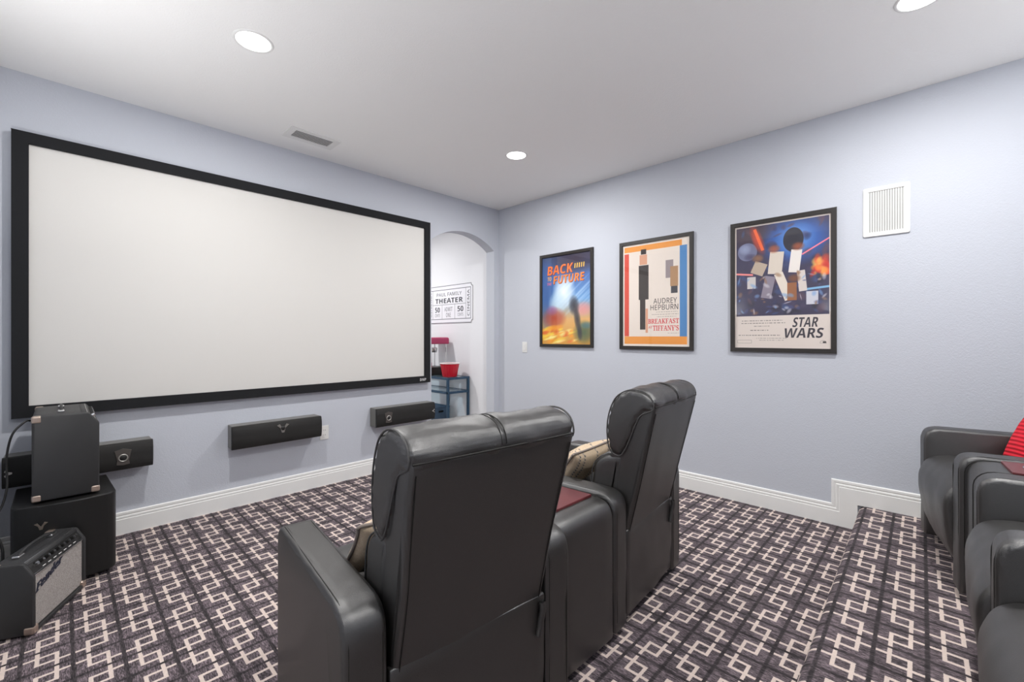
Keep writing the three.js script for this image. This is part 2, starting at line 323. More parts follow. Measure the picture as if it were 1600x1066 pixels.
// ---------------------------------------------------------------- wall speakers
function vBadge(s) { const sh = new THREE.Shape(); [[-1, 0.62], [-0.55, 0.78], [-0.3, 0.35], [0, -0.1], [0.3, 0.35], [0.55, 0.78], [1, 0.62], [0.42, 0.1], [0.2, -0.72], [-0.2, -0.72], [-0.42, 0.1]].forEach((q, i) => (i ? sh.lineTo(q[0] * s, q[1] * s) : sh.moveTo(q[0] * s, q[1] * s))); return extrude(sh, 0.002, 0.0008); }
function wallSpeaker(cx, cy, label, tweeter, badge, both) {
  const W = 0.628, H = 0.168, D = 0.14;
  const g = thing('wall_speaker', label, 'speaker', [cx, cy, 0], 0, 'black speakers below the screen');
  part('cabinet', box(-W / 2 + 0.004, W / 2 - 0.004, -H / 2, H / 2, 0, D - 0.03, 0.006), M.speakerSide, g);
  // curved perforated front
  const pr = corners([[D - 0.032, -H / 2 + 0.002], [D - 0.032, H / 2 - 0.002], [D - 0.012, H / 2 - 0.002, 0.012], [D, H / 2 - 0.045, 0.03], [D, -H / 2 + 0.045, 0.03], [D - 0.012, -H / 2 + 0.002, 0.012]]);
  part('grille', loft(pr, -W / 2, W / 2, 0.004, { mid: 4, round: 3 }), M.grilleCloth, g);
  if (tweeter !== null && !both) {
    const sh = new THREE.Shape(); [[-0.038, 0.038], [0, 0.05], [0.038, 0.038], [0.026, -0.02], [0.03, -0.045], [0, -0.05], [-0.03, -0.045], [-0.026, -0.02]].forEach((q, i) => (i ? sh.lineTo(...q) : sh.moveTo(...q)));
    const pl = extrude(sh, 0.003, 0.001); pl.translate(tweeter, 0, D - 0.0005); const tp = part('tweeter_plate', pl, std({ color: 0x4d4845, roughness: 0.4 }), g);
    const rg = new THREE.TorusGeometry(0.02, 0.004, 8, 28); rg.translate(tweeter, -0.006, D + 0.004); part('tweeter_ring', rg, M.badge, tp);
    const dm = new THREE.SphereGeometry(0.018, 20, 10, 0, Math.PI * 2, 0, Math.PI / 2); dm.scale(1, 0.4, 1); dm.rotateX(Math.PI / 2); dm.translate(tweeter, -0.006, D + 0.002); part('tweeter_dome', dm, M.satinBlack, tp);
  }
  const b = vBadge(both ? 0.042 : 0.018); if (!both) b.rotateZ(badge < 0 ? Math.PI / 2 : -Math.PI / 2); b.translate(badge, both ? 0.028 : 0, D); part('badge', b, M.badge, g);
  if (both) { const dm = new THREE.SphereGeometry(0.016, 20, 10); dm.scale(1, 1, 0.4); dm.translate(badge, 0.03, D + 0.003); part('tweeter_dome', dm, M.satinBlack, g); }
}
wallSpeaker(-3.494, 0.515, 'black wall speaker half hidden behind the small grey amplifier', 0.17, -0.29);
wallSpeaker(-2.434, 0.525, 'black wall speaker with winged silver badge, centred below the screen', 0, 0.02, true);
wallSpeaker(-1.322, 0.52, 'black wall speaker next to the arched opening', -0.2, 0.29);

// ---------------------------------------------------------------- switch, outlets, in-wall speaker
function plate(name, label, cat, place, kind) {
  const g = thing(name, label, cat, place.pos, place.turn);
  part('cover', box(-0.036, 0.036, -0.058, 0.058, 0, 0.005, 0.0022), M.plate, g);
  if (kind === 'switch') part('rocker', box(-0.017, 0.017, -0.034, 0.034, 0.003, 0.0085, 0.002), M.plate, g);
  else for (const s of [1, -1]) {
    const f = new THREE.CylinderGeometry(0.017, 0.017, 0.003, 24); f.rotateX(Math.PI / 2); f.translate(0, s * 0.02, 0.0055); const r = part('receptacle', f, M.plate, g);
    for (const k of [-1, 1]) part('slot', box(k * 0.0065 - 0.0013, k * 0.0065 + 0.0013, s * 0.02 - 0.004, s * 0.02 + 0.005, 0.006, 0.0073), M.slot, r);
  }
}
plate('light_switch', 'white light switch on the blue wall beside the arch corner', 'switch', { pos: [0, 1.135, 0.418], turn: -Math.PI / 2 }, 'switch');
plate('wall_outlet', 'white outlet low on the poster wall behind the front recliner', 'outlet', { pos: [0, 0.45, 0.93], turn: -Math.PI / 2 });
plate('wall_outlet', 'white outlet at the right end of the middle speaker', 'outlet', { pos: [-2.045, 0.443, 0], turn: 0 });
{
  const g = thing('in_wall_speaker', 'white rectangular speaker grille set into the right wall', 'speaker', [0, 2.037, 3.473], -Math.PI / 2);
  const s = rectShape(0.22, 0.305, 0.01), h = new THREE.Path(); [[-0.088, -0.13], [-0.088, 0.13], [0.088, 0.13], [0.088, -0.13]].forEach((q, i) => (i ? h.lineTo(...q) : h.moveTo(...q))); h.closePath(); s.holes.push(h);
  part('frame', extrude(s, 0.008, 0.002), M.plate, g);
  part('grille', box(-0.09, 0.09, -0.132, 0.132, 0, 0.004), std({ color: 0xa9aaa8, roughness: 0.7 }), g);
  for (let i = 0; i < 15; i++) part('grille_rib', box(-0.084 + i * 0.012 - 0.003, -0.084 + i * 0.012 + 0.003, -0.129, 0.129, 0.003, 0.0065, 0.001, 1), M.plate, g);
}

// ---------------------------------------------------------------- framed posters (prints are plain stand-ins in the same colours)
function tracked(c, text, x, y, w) { c.save(); const m = c.measureText(text).width || 1; c.translate(x, y); c.scale(w / m, 1); c.fillText(text, 0, 0); c.restore(); }
function smudge(c, x, y, rx, ry, col, a = 1, rot = 0) { c.save(); c.translate(x, y); c.rotate(rot); c.scale(rx, ry); const g = c.createRadialGradient(0, 0, 0, 0, 0, 1); g.addColorStop(0, `rgba(${col},${a})`); g.addColorStop(0.55, `rgba(${col},${a * 0.7})`); g.addColorStop(1, `rgba(${col},0)`); c.fillStyle = g; c.fillRect(-1, -1, 2, 2); c.restore(); }
function fineLines(c, x, y, w, rows, step, col) { c.fillStyle = col; for (let r = 0; r < rows; r++) { let u = x + rnd() * w * 0.12; const end = x + w * (0.86 + rnd() * 0.14); while (u < end) { const l = 4 + rnd() * 16; c.fillRect(u, y + r * step, Math.min(l, end - u), step * 0.32); u += l + 3 + rnd() * 5; } } }
function posterBlue() {
  const [cv, c] = canvas(612, 912); rs = 301;
  const g = c.createLinearGradient(0, 0, 0, 912); g.addColorStop(0, '#3d4a6e'); g.addColorStop(0.25, '#4a6fb0'); g.addColorStop(0.5, '#6fa3d8'); g.addColorStop(0.72, '#e0b070'); g.addColorStop(1, '#d89a3c'); c.fillStyle = g; c.fillRect(0, 0, 612, 912);
  smudge(c, 430, 60, 330, 170, '58,48,66', 1); smudge(c, 60, 420, 130, 420, '52,88,150', 0.9);
  for (let i = 0; i < 26; i++) smudge(c, 250 + rnd() * 380, 260 + rnd() * 300, 12, 150 + rnd() * 130, '196,222,246', 0.28, 0.9);
  smudge(c, 285, 380, 150, 190, '236,246,250', 1); smudge(c, 200, 500, 120, 150, '200,225,240', 0.9); smudge(c, 520, 560, 120, 80, '236,150,150', 0.8);
  smudge(c, 160, 640, 170, 120, '176,72,52', 0.95); smudge(c, 130, 560, 90, 60, '150,96,150', 0.7);
  for (let i = 0; i < 40; i++) smudge(c, rnd() * 420, 740 + rnd() * 150, 30 + rnd() * 70, 10 + rnd() * 26, ['250,214,70', '244,160,48', '252,236,150', '226,110,44'][i % 4], 0.85, -0.25);
  smudge(c, 530, 790, 140, 130, '74,98,74', 0.95); smudge(c, 560, 720, 90, 40, '70,120,140', 0.7);
  for (const [x, y, rx, ry, k] of [[410, 520, 70, 110, -0.1], [450, 660, 44, 130, -0.15], [480, 790, 34, 90, -0.1]]) smudge(c, x, y, rx, ry, '52,52,62', 0.95, k);   // plain dark band in place of the figure
  c.save(); c.transform(1, -0.03, -0.1, 1, 30, 6); c.textBaseline = 'alphabetic';
  c.font = 'bold 128px sans-serif'; c.fillStyle = '#7d1f1f'; tracked(c, 'BACK', 56, 196, 330); c.fillStyle = '#ee7a35'; tracked(c, 'BACK', 50, 190, 330);
  c.fillStyle = '#f3c24e'; for (let i = 0; i < 5; i++) c.fillRect(400 + i * 26, 110, 12, 46);
  c.font = 'bold 58px sans-serif'; c.fillStyle = '#f0b04a'; tracked(c, 'TO', 66, 250, 56); c.font = 'bold 40px sans-serif'; c.fillStyle = '#d86a8a'; tracked(c, 'THE', 66, 296, 60);
  c.font = 'bold 112px sans-serif'; c.fillStyle = '#7d1f1f'; tracked(c, 'FUTURE', 146, 294, 390); c.fillStyle = '#f08a3c'; tracked(c, 'FUTURE', 140, 288, 390);
  c.restore(); return cv;
}
function posterCream() {
  const [cv, c] = canvas(612, 912); rs = 302;
  c.fillStyle = '#ece2d8'; c.fillRect(0, 0, 612, 912); c.fillStyle = '#e7dcd2'; c.fillRect(20, 22, 572, 868);
  c.fillStyle = '#ea9a45'; c.fillRect(22, 24, 520, 48); c.fillRect(22, 822, 562, 66);
  c.fillStyle = '#d9503f'; c.fillRect(22, 84, 44, 736);
  c.fillStyle = '#4f86bd'; c.fillRect(524, 72, 60, 750);
  c.fillStyle = '#3c3534'; c.fillRect(160, 200, 92, 300); c.fillRect(172, 500, 50, 262);   // plain tapering shape in place of the figure
  c.fillStyle = '#d8a184'; c.fillRect(168, 108, 70, 86); c.fillStyle = '#332a29'; c.fillRect(180, 60, 50, 44);
  c.fillStyle = '#d8a184'; c.fillRect(224, 580, 22, 210);
  c.fillStyle = '#9a8f92'; c.fillRect(404, 180, 66, 150); c.fillStyle = '#b08a66'; c.fillRect(444, 236, 66, 166); c.fillStyle = '#45444a'; c.fillRect(450, 402, 56, 58);
  c.fillStyle = '#2c2625'; c.font = '62px sans-serif'; tracked(c, 'AUDREY', 296, 542, 204); tracked(c, 'HEPBURN', 264, 596, 252);
  fineLines(c, 300, 612, 210, 1, 12, '#8d8580'); fineLines(c, 280, 632, 236, 1, 12, '#8d8580'); fineLines(c, 310, 652, 190, 1, 12, '#8d8580');
  c.fillStyle = '#cf3338'; c.font = 'bold 56px serif'; tracked(c, 'BREAKFAST', 246, 712, 272); c.font = 'bold 28px serif'; tracked(c, 'AT', 250, 752, 34); c.font = 'bold 60px serif'; tracked(c, 'TIFFANY’S', 290, 772, 228);
  fineLines(c, 420, 792, 100, 1, 10, '#a39a94'); return cv;
}
function posterDark() {
  const [cv, c] = canvas(612, 912); rs = 303;
  c.fillStyle = '#ded3cb'; c.fillRect(0, 0, 612, 912);
  c.save(); c.beginPath(); c.rect(16, 18, 580, 656); c.clip(); c.fillStyle = '#3a3550'; c.fillRect(0, 0, 612, 912);
  smudge(c, 400, 150, 250, 190, '52,108,198', 1); smudge(c, 400, 150, 130, 130, '120,170,224', 0.6); smudge(c, 100, 60, 160, 130, '70,52,62', 0.9);
  for (let i = 0; i < 90; i++) smudge(c, 20 + rnd() * 570, 20 + rnd() * 640, 8 + rnd() * 40, 8 + rnd() * 30, ['46,52,92', '72,62,92', '60,84,132', '96,70,84', '40,36,52'][i % 5], 0.75, rnd() * 3);
  c.fillStyle = '#6f7390'; c.beginPath(); c.arc(92, 200, 66, 0, 7); c.fill(); smudge(c, 74, 178, 50, 44, '150,160,190', 0.9); smudge(c, 112, 240, 50, 30, '66,60,92', 0.8);
  const beam = (x0, y0, x1, y1, w, col) => { c.strokeStyle = col; c.lineWidth = w; c.beginPath(); c.moveTo(x0, y0); c.lineTo(x1, y1); c.stroke(); };
  smudge(c, 160, 120, 40, 130, '214,70,40', 0.9, -0.35); beam(140, 40, 196, 200, 20, '#ec6a3a'); beam(16, 356, 130, 372, 13, '#f08a86'); beam(440, 260, 598, 168, 9, '#ee7f92');
  for (let i = 0; i < 26; i++) smudge(c, 500 + rnd() * 90, 300 + rnd() * 110, 20 + rnd() * 40, 12 + rnd() * 24, ['226,70,40', '246,150,60', '190,40,44', '250,196,96'][i % 4], 0.8, rnd() * 3);
  c.fillStyle = '#2b2a36'; c.beginPath(); c.ellipse(388, 150, 62, 84, 0, 0, 7); c.fill();
  for (const [x, y, rx, ry, rot, col] of [[280, 300, 62, 110, 0.1, '#d8cdc0'], [330, 470, 40, 140, -0.35, '#e2d8cb'], [400, 300, 46, 110, 0.12, '#e6e0da'], [170, 330, 60, 62, 0.4, '#b9a795'], [230, 470, 46, 110, 0.2, '#8b8290'], [440, 440, 34, 100, -0.1, '#d5cbc5'], [380, 510, 40, 86, 0, '#96603c'], [120, 430, 40, 60, 0, '#c9c3c0'], [500, 560, 48, 62, 0, '#c8c8d2']]) { c.fillStyle = col; c.save(); c.translate(x, y); c.rotate(rot); c.fillRect(-rx * 0.72, -ry * 0.72, rx * 1.44, ry * 1.44); c.restore(); }   // plain tilted blocks in place of the figures
  for (const [x, y, col] of [[268, 200, '#a8583a'], [416, 200, '#9c5236'], [162, 256, '#8a6248'], [392, 420, '#7c4a30']]) smudge(c, x, y, 46, 34, col.slice(1).match(/../g).map((v) => parseInt(v, 16)).join(','), 1);
  for (let i = 0; i < 60; i++) smudge(c, 30 + rnd() * 540, 380 + rnd() * 280, 6 + rnd() * 30, 4 + rnd() * 14, ['120,160,210', '210,206,214', '70,80,130', '150,110,80'][i % 4], 0.7, rnd() * 3);
  beam(470, 500, 598, 490, 14, '#7fb3d8'); c.restore();
  fineLines(c, 30, 706, 320, 2, 18, '#8f8782'); fineLines(c, 130, 746, 120, 1, 16, '#8f8782'); fineLines(c, 110, 776, 130, 1, 16, '#6f6863'); fineLines(c, 26, 812, 320, 1, 16, '#77706b'); fineLines(c, 150, 834, 200, 2, 14, '#a39c96');
  c.strokeStyle = '#8b837d'; c.lineWidth = 2; c.strokeRect(24, 850, 96, 22); c.beginPath(); c.arc(562, 868, 18, Math.PI, 0); c.closePath(); c.stroke(); c.fillStyle = '#37322f'; c.fillRect(560, 856, 18, 12);
  c.fillStyle = '#353038'; c.save(); c.transform(1, 0, -0.16, 1, 122, 0); c.font = 'bold 92px sans-serif'; tracked(c, 'STAR', 378, 758, 152); tracked(c, 'WARS', 336, 832, 236); c.restore(); return cv;
}
function poster(z0, z1, y0, y1, art, label) {
  const w = z1 - z0, h = y1 - y0, B = 0.028, D = 0.022;
  const g = thing('framed_poster', label, 'poster', [0, y0, (z0 + z1) / 2], -Math.PI / 2, 'framed film posters');
  const bar = (pts) => { const e = extrude(new THREE.Shape(pts.map((q) => new THREE.Vector2(...q))), D - 0.004, 0.0015); e.translate(0, 0, 0.002); return e; }, a = w / 2 - 0.0015, H = h - 0.0015, o = 0.0015;
  part('frame_bar', bar([[-a, H], [-a + B, H - B], [a - B, H - B], [a, H]]), M.frame, g); part('frame_bar', bar([[-a, o], [a, o], [a - B, o + B], [-a + B, o + B]]), M.frame, g);
  part('frame_bar', bar([[-a, o], [-a + B, o + B], [-a + B, H - B], [-a, H]]), M.frame, g); part('frame_bar', bar([[a, o], [a, H], [a - B, H - B], [a - B, o + B]]), M.frame, g);
  const pw = w - 2 * B + 0.006, ph = h - 2 * B + 0.006;
  const back = new THREE.PlaneGeometry(pw, ph); back.translate(0, h / 2, 0.009);
  part('print', back, std({ map: canvasTex(art()), roughness: 0.7 }), g);
  part('backing', box(-pw / 2, pw / 2, B - 0.003, h - B + 0.003, 0.001, 0.0085), M.darkCloth, g);
  const gl = new THREE.PlaneGeometry(pw, ph); gl.translate(0, h / 2, 0.013); part('glass_pane', gl, M.glass, g);
}
poster(0.65, 1.323, 1.143, 2.116, posterBlue, 'black framed poster with blue, white and fiery orange print');
poster(1.611, 2.284, 1.136, 2.106, posterCream, 'black framed cream poster with orange, red and blue borders');
poster(2.567, 3.226, 1.136, 2.108, posterDark, 'black framed poster of dark blue and red print above white credits');

// ---------------------------------------------------------------- hall: ticket sign, table and what stands on it
{
  const z0 = -1.56, z1 = -0.545, y0 = 1.43, y1 = 1.955, w = z1 - z0, h = y1 - y0, [cv, c] = canvas(1024, 530), S = 1024 / w;
  c.fillStyle = '#eeeef4'; c.fillRect(0, 0, 1024, 530); c.strokeStyle = '#5a5c63'; c.lineWidth = 8;
  c.beginPath(); c.moveTo(40, 10); c.lineTo(984, 10); c.quadraticCurveTo(984, 44, 1014, 44); c.lineTo(1014, 486); c.quadraticCurveTo(984, 486, 984, 520); c.lineTo(40, 520); c.quadraticCurveTo(40, 486, 10, 486); c.lineTo(10, 44); c.quadraticCurveTo(40, 44, 40, 10); c.stroke();
  c.strokeRect(46, 62, 932, 406); c.lineWidth = 5; for (const x of [146, 878]) { c.beginPath(); c.moveTo(x, 62); c.lineTo(x, 468); c.stroke(); }
  c.beginPath(); c.moveTo(146, 268); c.lineTo(878, 268); c.stroke(); for (const x of [366, 648]) { c.beginPath(); c.moveTo(x, 268); c.lineTo(x, 468); c.stroke(); }
  c.fillStyle = '#3c3e45'; c.font = '66px sans-serif'; tracked(c, 'PAUL FAMILY', 232, 150, 560); c.fillStyle = '#2f3138'; c.font = 'bold 92px sans-serif'; tracked(c, 'THEATER', 206, 246, 610);
  c.font = 'bold 96px sans-serif'; tracked(c, '50', 196, 370, 120); tracked(c, '50', 700, 370, 130); c.fillStyle = '#63656c'; c.font = '56px sans-serif'; tracked(c, 'CENTS', 196, 432, 120); tracked(c, 'CENTS', 704, 432, 122);
  c.fillStyle = '#50525a'; c.font = '76px sans-serif'; tracked(c, 'ADMIT', 418, 360, 178); c.font = '80px sans-serif'; tracked(c, 'ONE', 450, 440, 112);
  c.fillStyle = '#3f4148'; c.font = '66px sans-serif'; for (const x of [954, 122]) { c.save(); c.translate(x, 440); c.rotate(-Math.PI / 2); tracked(c, 'CINEMA', 0, 0, 350); c.restore(); }
  const g = thing('ticket_sign', 'white cinema ticket sign on the hall wall behind the arch', 'sign', [HX, y0, (z0 + z1) / 2], -Math.PI / 2);
  const s = new THREE.Shape(), X = (x) => x / S - w / 2, Y = (y) => h - y / 530 * h;
  s.moveTo(X(36), Y(4)); s.lineTo(X(988), Y(4)); s.quadraticCurveTo(X(988), Y(40), X(1020), Y(40)); s.lineTo(X(1020), Y(490)); s.quadraticCurveTo(X(988), Y(490), X(988), Y(526)); s.lineTo(X(36), Y(526)); s.quadraticCurveTo(X(36), Y(490), X(4), Y(490)); s.lineTo(X(4), Y(40)); s.quadraticCurveTo(X(36), Y(40), X(36), Y(4));
  const e = new THREE.ExtrudeGeometry(s, { depth: 0.006, bevelEnabled: false }); part('board', e, M.white, g);
  const f = new THREE.ShapeGeometry(s, 8), p = f.attributes.position, uv = f.attributes.uv; for (let i = 0; i < p.count; i++) uv.setXY(i, (p.getX(i) + w / 2) / w, p.getY(i) / h); f.translate(0, 0, 0.0065);
  part('print', f, std({ map: canvasTex(cv), roughness: 0.7 }), g);
}
const TB = { x0: -0.29, x1: 0.06, z0: -1.6, z1: -0.6, h: 0.744, s: 0.57 };
{
  const g = thing('console_table', 'dark blue metal console table with glass shelves behind the arch', 'table', [(TB.x0 + TB.x1) / 2, 0, (TB.z0 + TB.z1) / 2]);
  const hx = (TB.x1 - TB.x0) / 2, hz = (TB.z1 - TB.z0) / 2, b = 0.028;
  for (const sx of [-1, 1]) for (const sz of [-1, 1]) part('leg', box(sx > 0 ? hx - b : -hx, sx > 0 ? hx : -hx + b, 0, TB.h - b, sz > 0 ? hz - b : -hz, sz > 0 ? hz : -hz + b, 0.002, 1), M.tableMetal, g);
  for (const [y, n] of [[TB.h, 'top'], [TB.s, 'shelf']]) {
    for (const sx of [-1, 1]) part(n + '_rail', box(sx > 0 ? hx - b : -hx, sx > 0 ? hx : -hx + b, y - b, y, -hz, hz, 0.002, 1), M.tableMetal, g);
    for (const sz of [-1, 1]) part(n + '_rail', box(-hx + b, hx - b, y - b, y, sz > 0 ? hz - b : -hz, sz > 0 ? hz : -hz + b, 0.002, 1), M.tableMetal, g);
    const pane = new THREE.PlaneGeometry(2 * hx - 2 * b, 2 * hz - 2 * b); pane.rotateX(-Math.PI / 2); pane.translate(0, y - 0.003, 0); part(n + '_glass', pane, M.tableGlass, g);
  }
}
{
  const g = thing('popcorn_bowl', 'red ribbed popcorn bowl with white rim on the hall table', 'bowl', [-0.13, TB.h - 0.002, -0.765]);
  const n = 72, prof = [[0.0, 0], [0.082, 0], [0.088, 0.006], [0.118, 0.155], [0.122, 0.168]], pos = [], idx = [], rows = prof.length;
  prof.forEach(([r, y], j) => { for (let i = 0; i < n; i++) { const a = i / n * Math.PI * 2, q = j < 2 || j === rows - 1 ? r : r + 0.0028 * Math.cos(a * 24); pos.push(q * Math.cos(a), y, q * Math.sin(a)); } });
  for (let j = 0; j < rows - 1; j++) for (let i = 0; i < n; i++) { const a = j * n + i, b = j * n + (i + 1) % n; idx.push(a, a + n, b, b, a + n, b + n); }
  const q = new THREE.BufferGeometry(); q.setAttribute('position', new THREE.Float32BufferAttribute(pos, 3)); q.setIndex(idx); q.computeVertexNormals(); M.red.side = THREE.DoubleSide; part('bowl_body', q, M.red, g);
  const r = new THREE.TorusGeometry(0.122, 0.006, 8, 48); r.rotateX(Math.PI / 2); r.translate(0, 0.17, 0); part('rim', r, M.white, g).userData.label = 'white rim';
}
{
  const g = thing('popcorn_machine', 'tabletop popcorn machine with red top behind the red bowl', 'machine', [-0.12, TB.h, -1.14]);
  part('base', box(-0.13, 0.13, 0, 0.11, -0.14, 0.14, 0.012), M.satinBlack, g);
  const roof = loft(corners([[-0.16, 0.41, 0.02], [0.16, 0.41, 0.02], [0.16, 0.5, 0.04], [-0.16, 0.5, 0.04]]), -0.15, 0.15, 0.012); part('roof', roof, M.popRed, g);
  for (const sx of [-1, 1]) for (const sz of [-1, 1]) part('post', box(sx * 0.12 - 0.005, sx * 0.12 + 0.005, 0.1, 0.42, sz * 0.13 - 0.005, sz * 0.13 + 0.005), M.chrome, g);
  for (const sx of [-1, 1]) { const q = new THREE.PlaneGeometry(0.26, 0.31); q.rotateY(Math.PI / 2); q.translate(sx * 0.12, 0.26, 0); part('glass_pane', q, M.glass, g); }
  for (const sz of [-1, 1]) { const q = new THREE.PlaneGeometry(0.24, 0.31); q.translate(0, 0.26, sz * 0.13); part('glass_pane', q, M.glass, g); }
  const k = new THREE.LatheGeometry([[0, 0], [0.05, 0], [0.06, 0.05], [0.052, 0.06]].map((v) => new THREE.Vector2(...v)), 24); k.translate(0, 0.3, 0); part('kettle', k, M.chrome, g);
}
{
  const g = thing('storage_bin', 'blue grey storage bin with dark hand slot under the hall table', 'bin', [-0.165, 0, -1.08]);
  const s = new THREE.Shape(); s.moveTo(-0.13, 0); s.lineTo(0.13, 0); s.lineTo(0.14, 0.335); s.lineTo(-0.14, 0.335); s.closePath(); const h = new THREE.Path(); h.moveTo(-0.04, 0.27); h.lineTo(-0.04, 0.295); h.lineTo(0.04, 0.295); h.lineTo(0.04, 0.27); h.closePath(); s.holes.push(h);
  for (const z of [0.172, -0.18]) { const e = extrude(s, 0.008); e.translate(0, 0, z); part('end_panel', boxUV(clean(e)), M.bin, g); }
  part('liner', box(-0.128, 0.128, 0, 0.325, -0.172, 0.165), M.darkCloth, g); part('lid', box(-0.142, 0.142, 0.33, 0.345, -0.185, 0.185, 0.004), M.bin, g);
  for (const sx of [-1, 1]) part('side_panel', box(sx * 0.133 - 0.004, sx * 0.133 + 0.004, 0, 0.33, -0.175, 0.175), M.bin, g);
}
tag(part('power_cord', tube([[0.045, 0.85, -1.06], [0.066, 0.76, -1.04], [0.072, 0.62, -1.05], [0.07, 0.46, -1.03], [0.072, 0.33, -1.04], [0.068, 0.18, -1.06], [0.04, 0.012, -1.0], [0.0, 0.006, -0.85]], 0.004, 60), M.cable, scene), 'thin dark power cord hanging behind the hall table', 'cord');

// ---------------------------------------------------------------- subwoofer, amplifiers, cables
{
  const g = thing('subwoofer', 'large black subwoofer with bowed front standing in the corner', 'speaker', [-3.57, 0, 0.352]);
  const s = new THREE.Shape(), r = 0.03; s.moveTo(-0.18, -0.2); s.lineTo(-0.18, 0.2 - r); s.quadraticCurveTo(-0.18, 0.205, -0.18 + r, 0.21); s.quadraticCurveTo(0, 0.262, 0.15, 0.222); s.quadraticCurveTo(0.178, 0.212, 0.182, 0.18); s.lineTo(0.165, -0.2); s.closePath();
  // plan drawn as (x, -z)
  const shp = new THREE.Shape(s.getPoints(16).map((q) => new THREE.Vector2(q.x, -q.y))), e = extrude(shp, 0.39, 0.006, 16); e.rotateX(-Math.PI / 2); e.translate(0, 0.032, 0); part('cabinet', boxUV(clean(e)), M.subBlack, g);
  for (const sx of [-1, 1]) for (const sz of [-1, 1]) { const f = new THREE.CylinderGeometry(0.02, 0.024, 0.028, 20); f.translate(sx * 0.13, 0.014, sz * 0.15); part('foot', f, M.satinBlack, g); }
  const b = vBadge(0.022); b.translate(-0.085, 0.33, 0.24); part('badge', b, std({ color: 0x8d8378, roughness: 0.35, metalness: 0.7 }), g);
}
function amplifier(name, label, pos, turn, W, Hh, Dp, slant, slantH, bodyMat) {
  const g = thing(name, label, 'amplifier', pos, turn, 'guitar amplifiers');
  const d = Dp / 2, prof = (ins) => corners([[-d, 0.008, 0.012], [d - ins, 0.008, 0.012], [d - ins, Hh - slantH, 0.01], [d - slant - ins, Hh, 0.012], [-d, Hh, 0.014]], 4);
  part('cabinet', loft(prof(0.014), -W / 2 + 0.012, W / 2 - 0.012, 0.002, { mid: 3, round: 2 }), M.tolexTop, g);
  for (const s of [-1, 1]) part('side_panel', loft(prof(0), s > 0 ? W / 2 - 0.018 : -W / 2, s > 0 ? W / 2 : -W / 2 + 0.018, 0.005, { mid: 1, round: 3 }), bodyMat, g);
  part('bottom_lip', box(-W / 2 + 0.015, W / 2 - 0.015, 0.008, 0.024, d - 0.03, d, 0.003), M.tolexTop, g);
  part('top_edge', loft(corners([[d - slant - 0.03, Hh - 0.012, 0.003], [d - slant - 0.03, Hh, 0.003], [d - slant, Hh, 0.008], [d - slant + 0.008, Hh - 0.014, 0.003]]), -W / 2 + 0.016, W / 2 - 0.016, 0.001, { mid: 1, round: 1 }), M.tolexTop, g);
  // speaker cloth
  const gy0 = 0.026, gy1 = Hh - slantH - 0.004, [cv, c] = canvas(512, 512); rs = 77; c.fillStyle = '#a7a19b'; c.fillRect(0, 0, 512, 512);
  for (let y = 0; y < 64; y++) for (let x = 0; x < 64; x++) { const v = 150 + rnd() * 60; c.fillStyle = (x + y) % 2 ? `rgb(${v},${v - 6},${v - 10})` : `rgb(${v - 46},${v - 52},${v - 54})`; c.fillRect(x * 8 + 1, y * 8 + 1, 6.4, 6.4); }
  const ct = canvasTex(cv); ct.wrapS = ct.wrapT = THREE.RepeatWrapping; ct.repeat.set(1 / 0.19, 1 / 0.19);
  part('grille_cloth', box(-W / 2 + 0.018, W / 2 - 0.018, gy0, gy1, d - 0.016, d - 0.009, 0.003), std({ map: ct, roughness: 0.9 }), g);
  const strip = part('trim_strip', box(-W / 2 + 0.018, W / 2 - 0.018, gy1 - 0.001, gy1 + 0.005, d - 0.014, d - 0.005, 0.001, 1), M.chrome, g);
  // sloping control panel
  const ang = Math.atan2(slant, slantH), len = Math.hypot(slant, slantH);
  const cp = new THREE.Group(); cp.name = 'control_panel'; cp.position.set(0, Hh - slantH / 2, d - slant / 2 - 0.01); cp.rotation.x = -ang; g.add(cp);
  part('panel_plate', box(-W / 2 + 0.02, W / 2 - 0.02, -len / 2 + 0.004, len / 2 - 0.004, 0, 0.004, 0.001, 1), M.satinBlack, cp);
  for (const s of [-1, 1]) part('chrome_edge', box(-W / 2 + 0.02, W / 2 - 0.02, s * (len / 2 - 0.004) - 0.0015, s * (len / 2 - 0.004) + 0.0015, 0.001, 0.0055), M.chrome, cp);
  for (let i = 0; i < 8; i++) {
    const kx = -W / 2 + 0.055 + i * (W - 0.115) / 7.4;
    const k = new THREE.CylinderGeometry(0.0075, 0.0095, 0.014, 18); k.rotateX(Math.PI / 2); k.translate(kx, 0, 0.011); part('knob', k, i === 0 ? M.chrome : M.satinBlack, cp);
    if (i) { const t = new THREE.CylinderGeometry(0.0052, 0.0052, 0.0015, 16); t.rotateX(Math.PI / 2); t.translate(kx, 0, 0.0185); part('knob_cap', t, M.chrome, cp); part('scale_mark', box(kx - 0.01, kx + 0.01, -len / 2 + 0.009, -len / 2 + 0.0115, 0.003, 0.0045), M.white, cp); }
  }
  const jk = new THREE.CylinderGeometry(0.006, 0.006, 0.006, 16); jk.rotateX(Math.PI / 2); jk.translate(W / 2 - 0.04, 0, 0.007); part('jewel', jk, M.chrome, cp);
  // strap handle with metal ends
  const hz = -0.02, span = Math.min(0.11, W * 0.3);
  const strap = tube([[-span, Hh + 0.007, hz], [-span * 0.6, Hh + 0.02, hz], [0, Hh + 0.024, hz], [span * 0.6, Hh + 0.02, hz], [span, Hh + 0.007, hz]], 0.006, 24, 8); strap.scale(1, 1, 1); part('handle', strap, M.tolexTop, g);
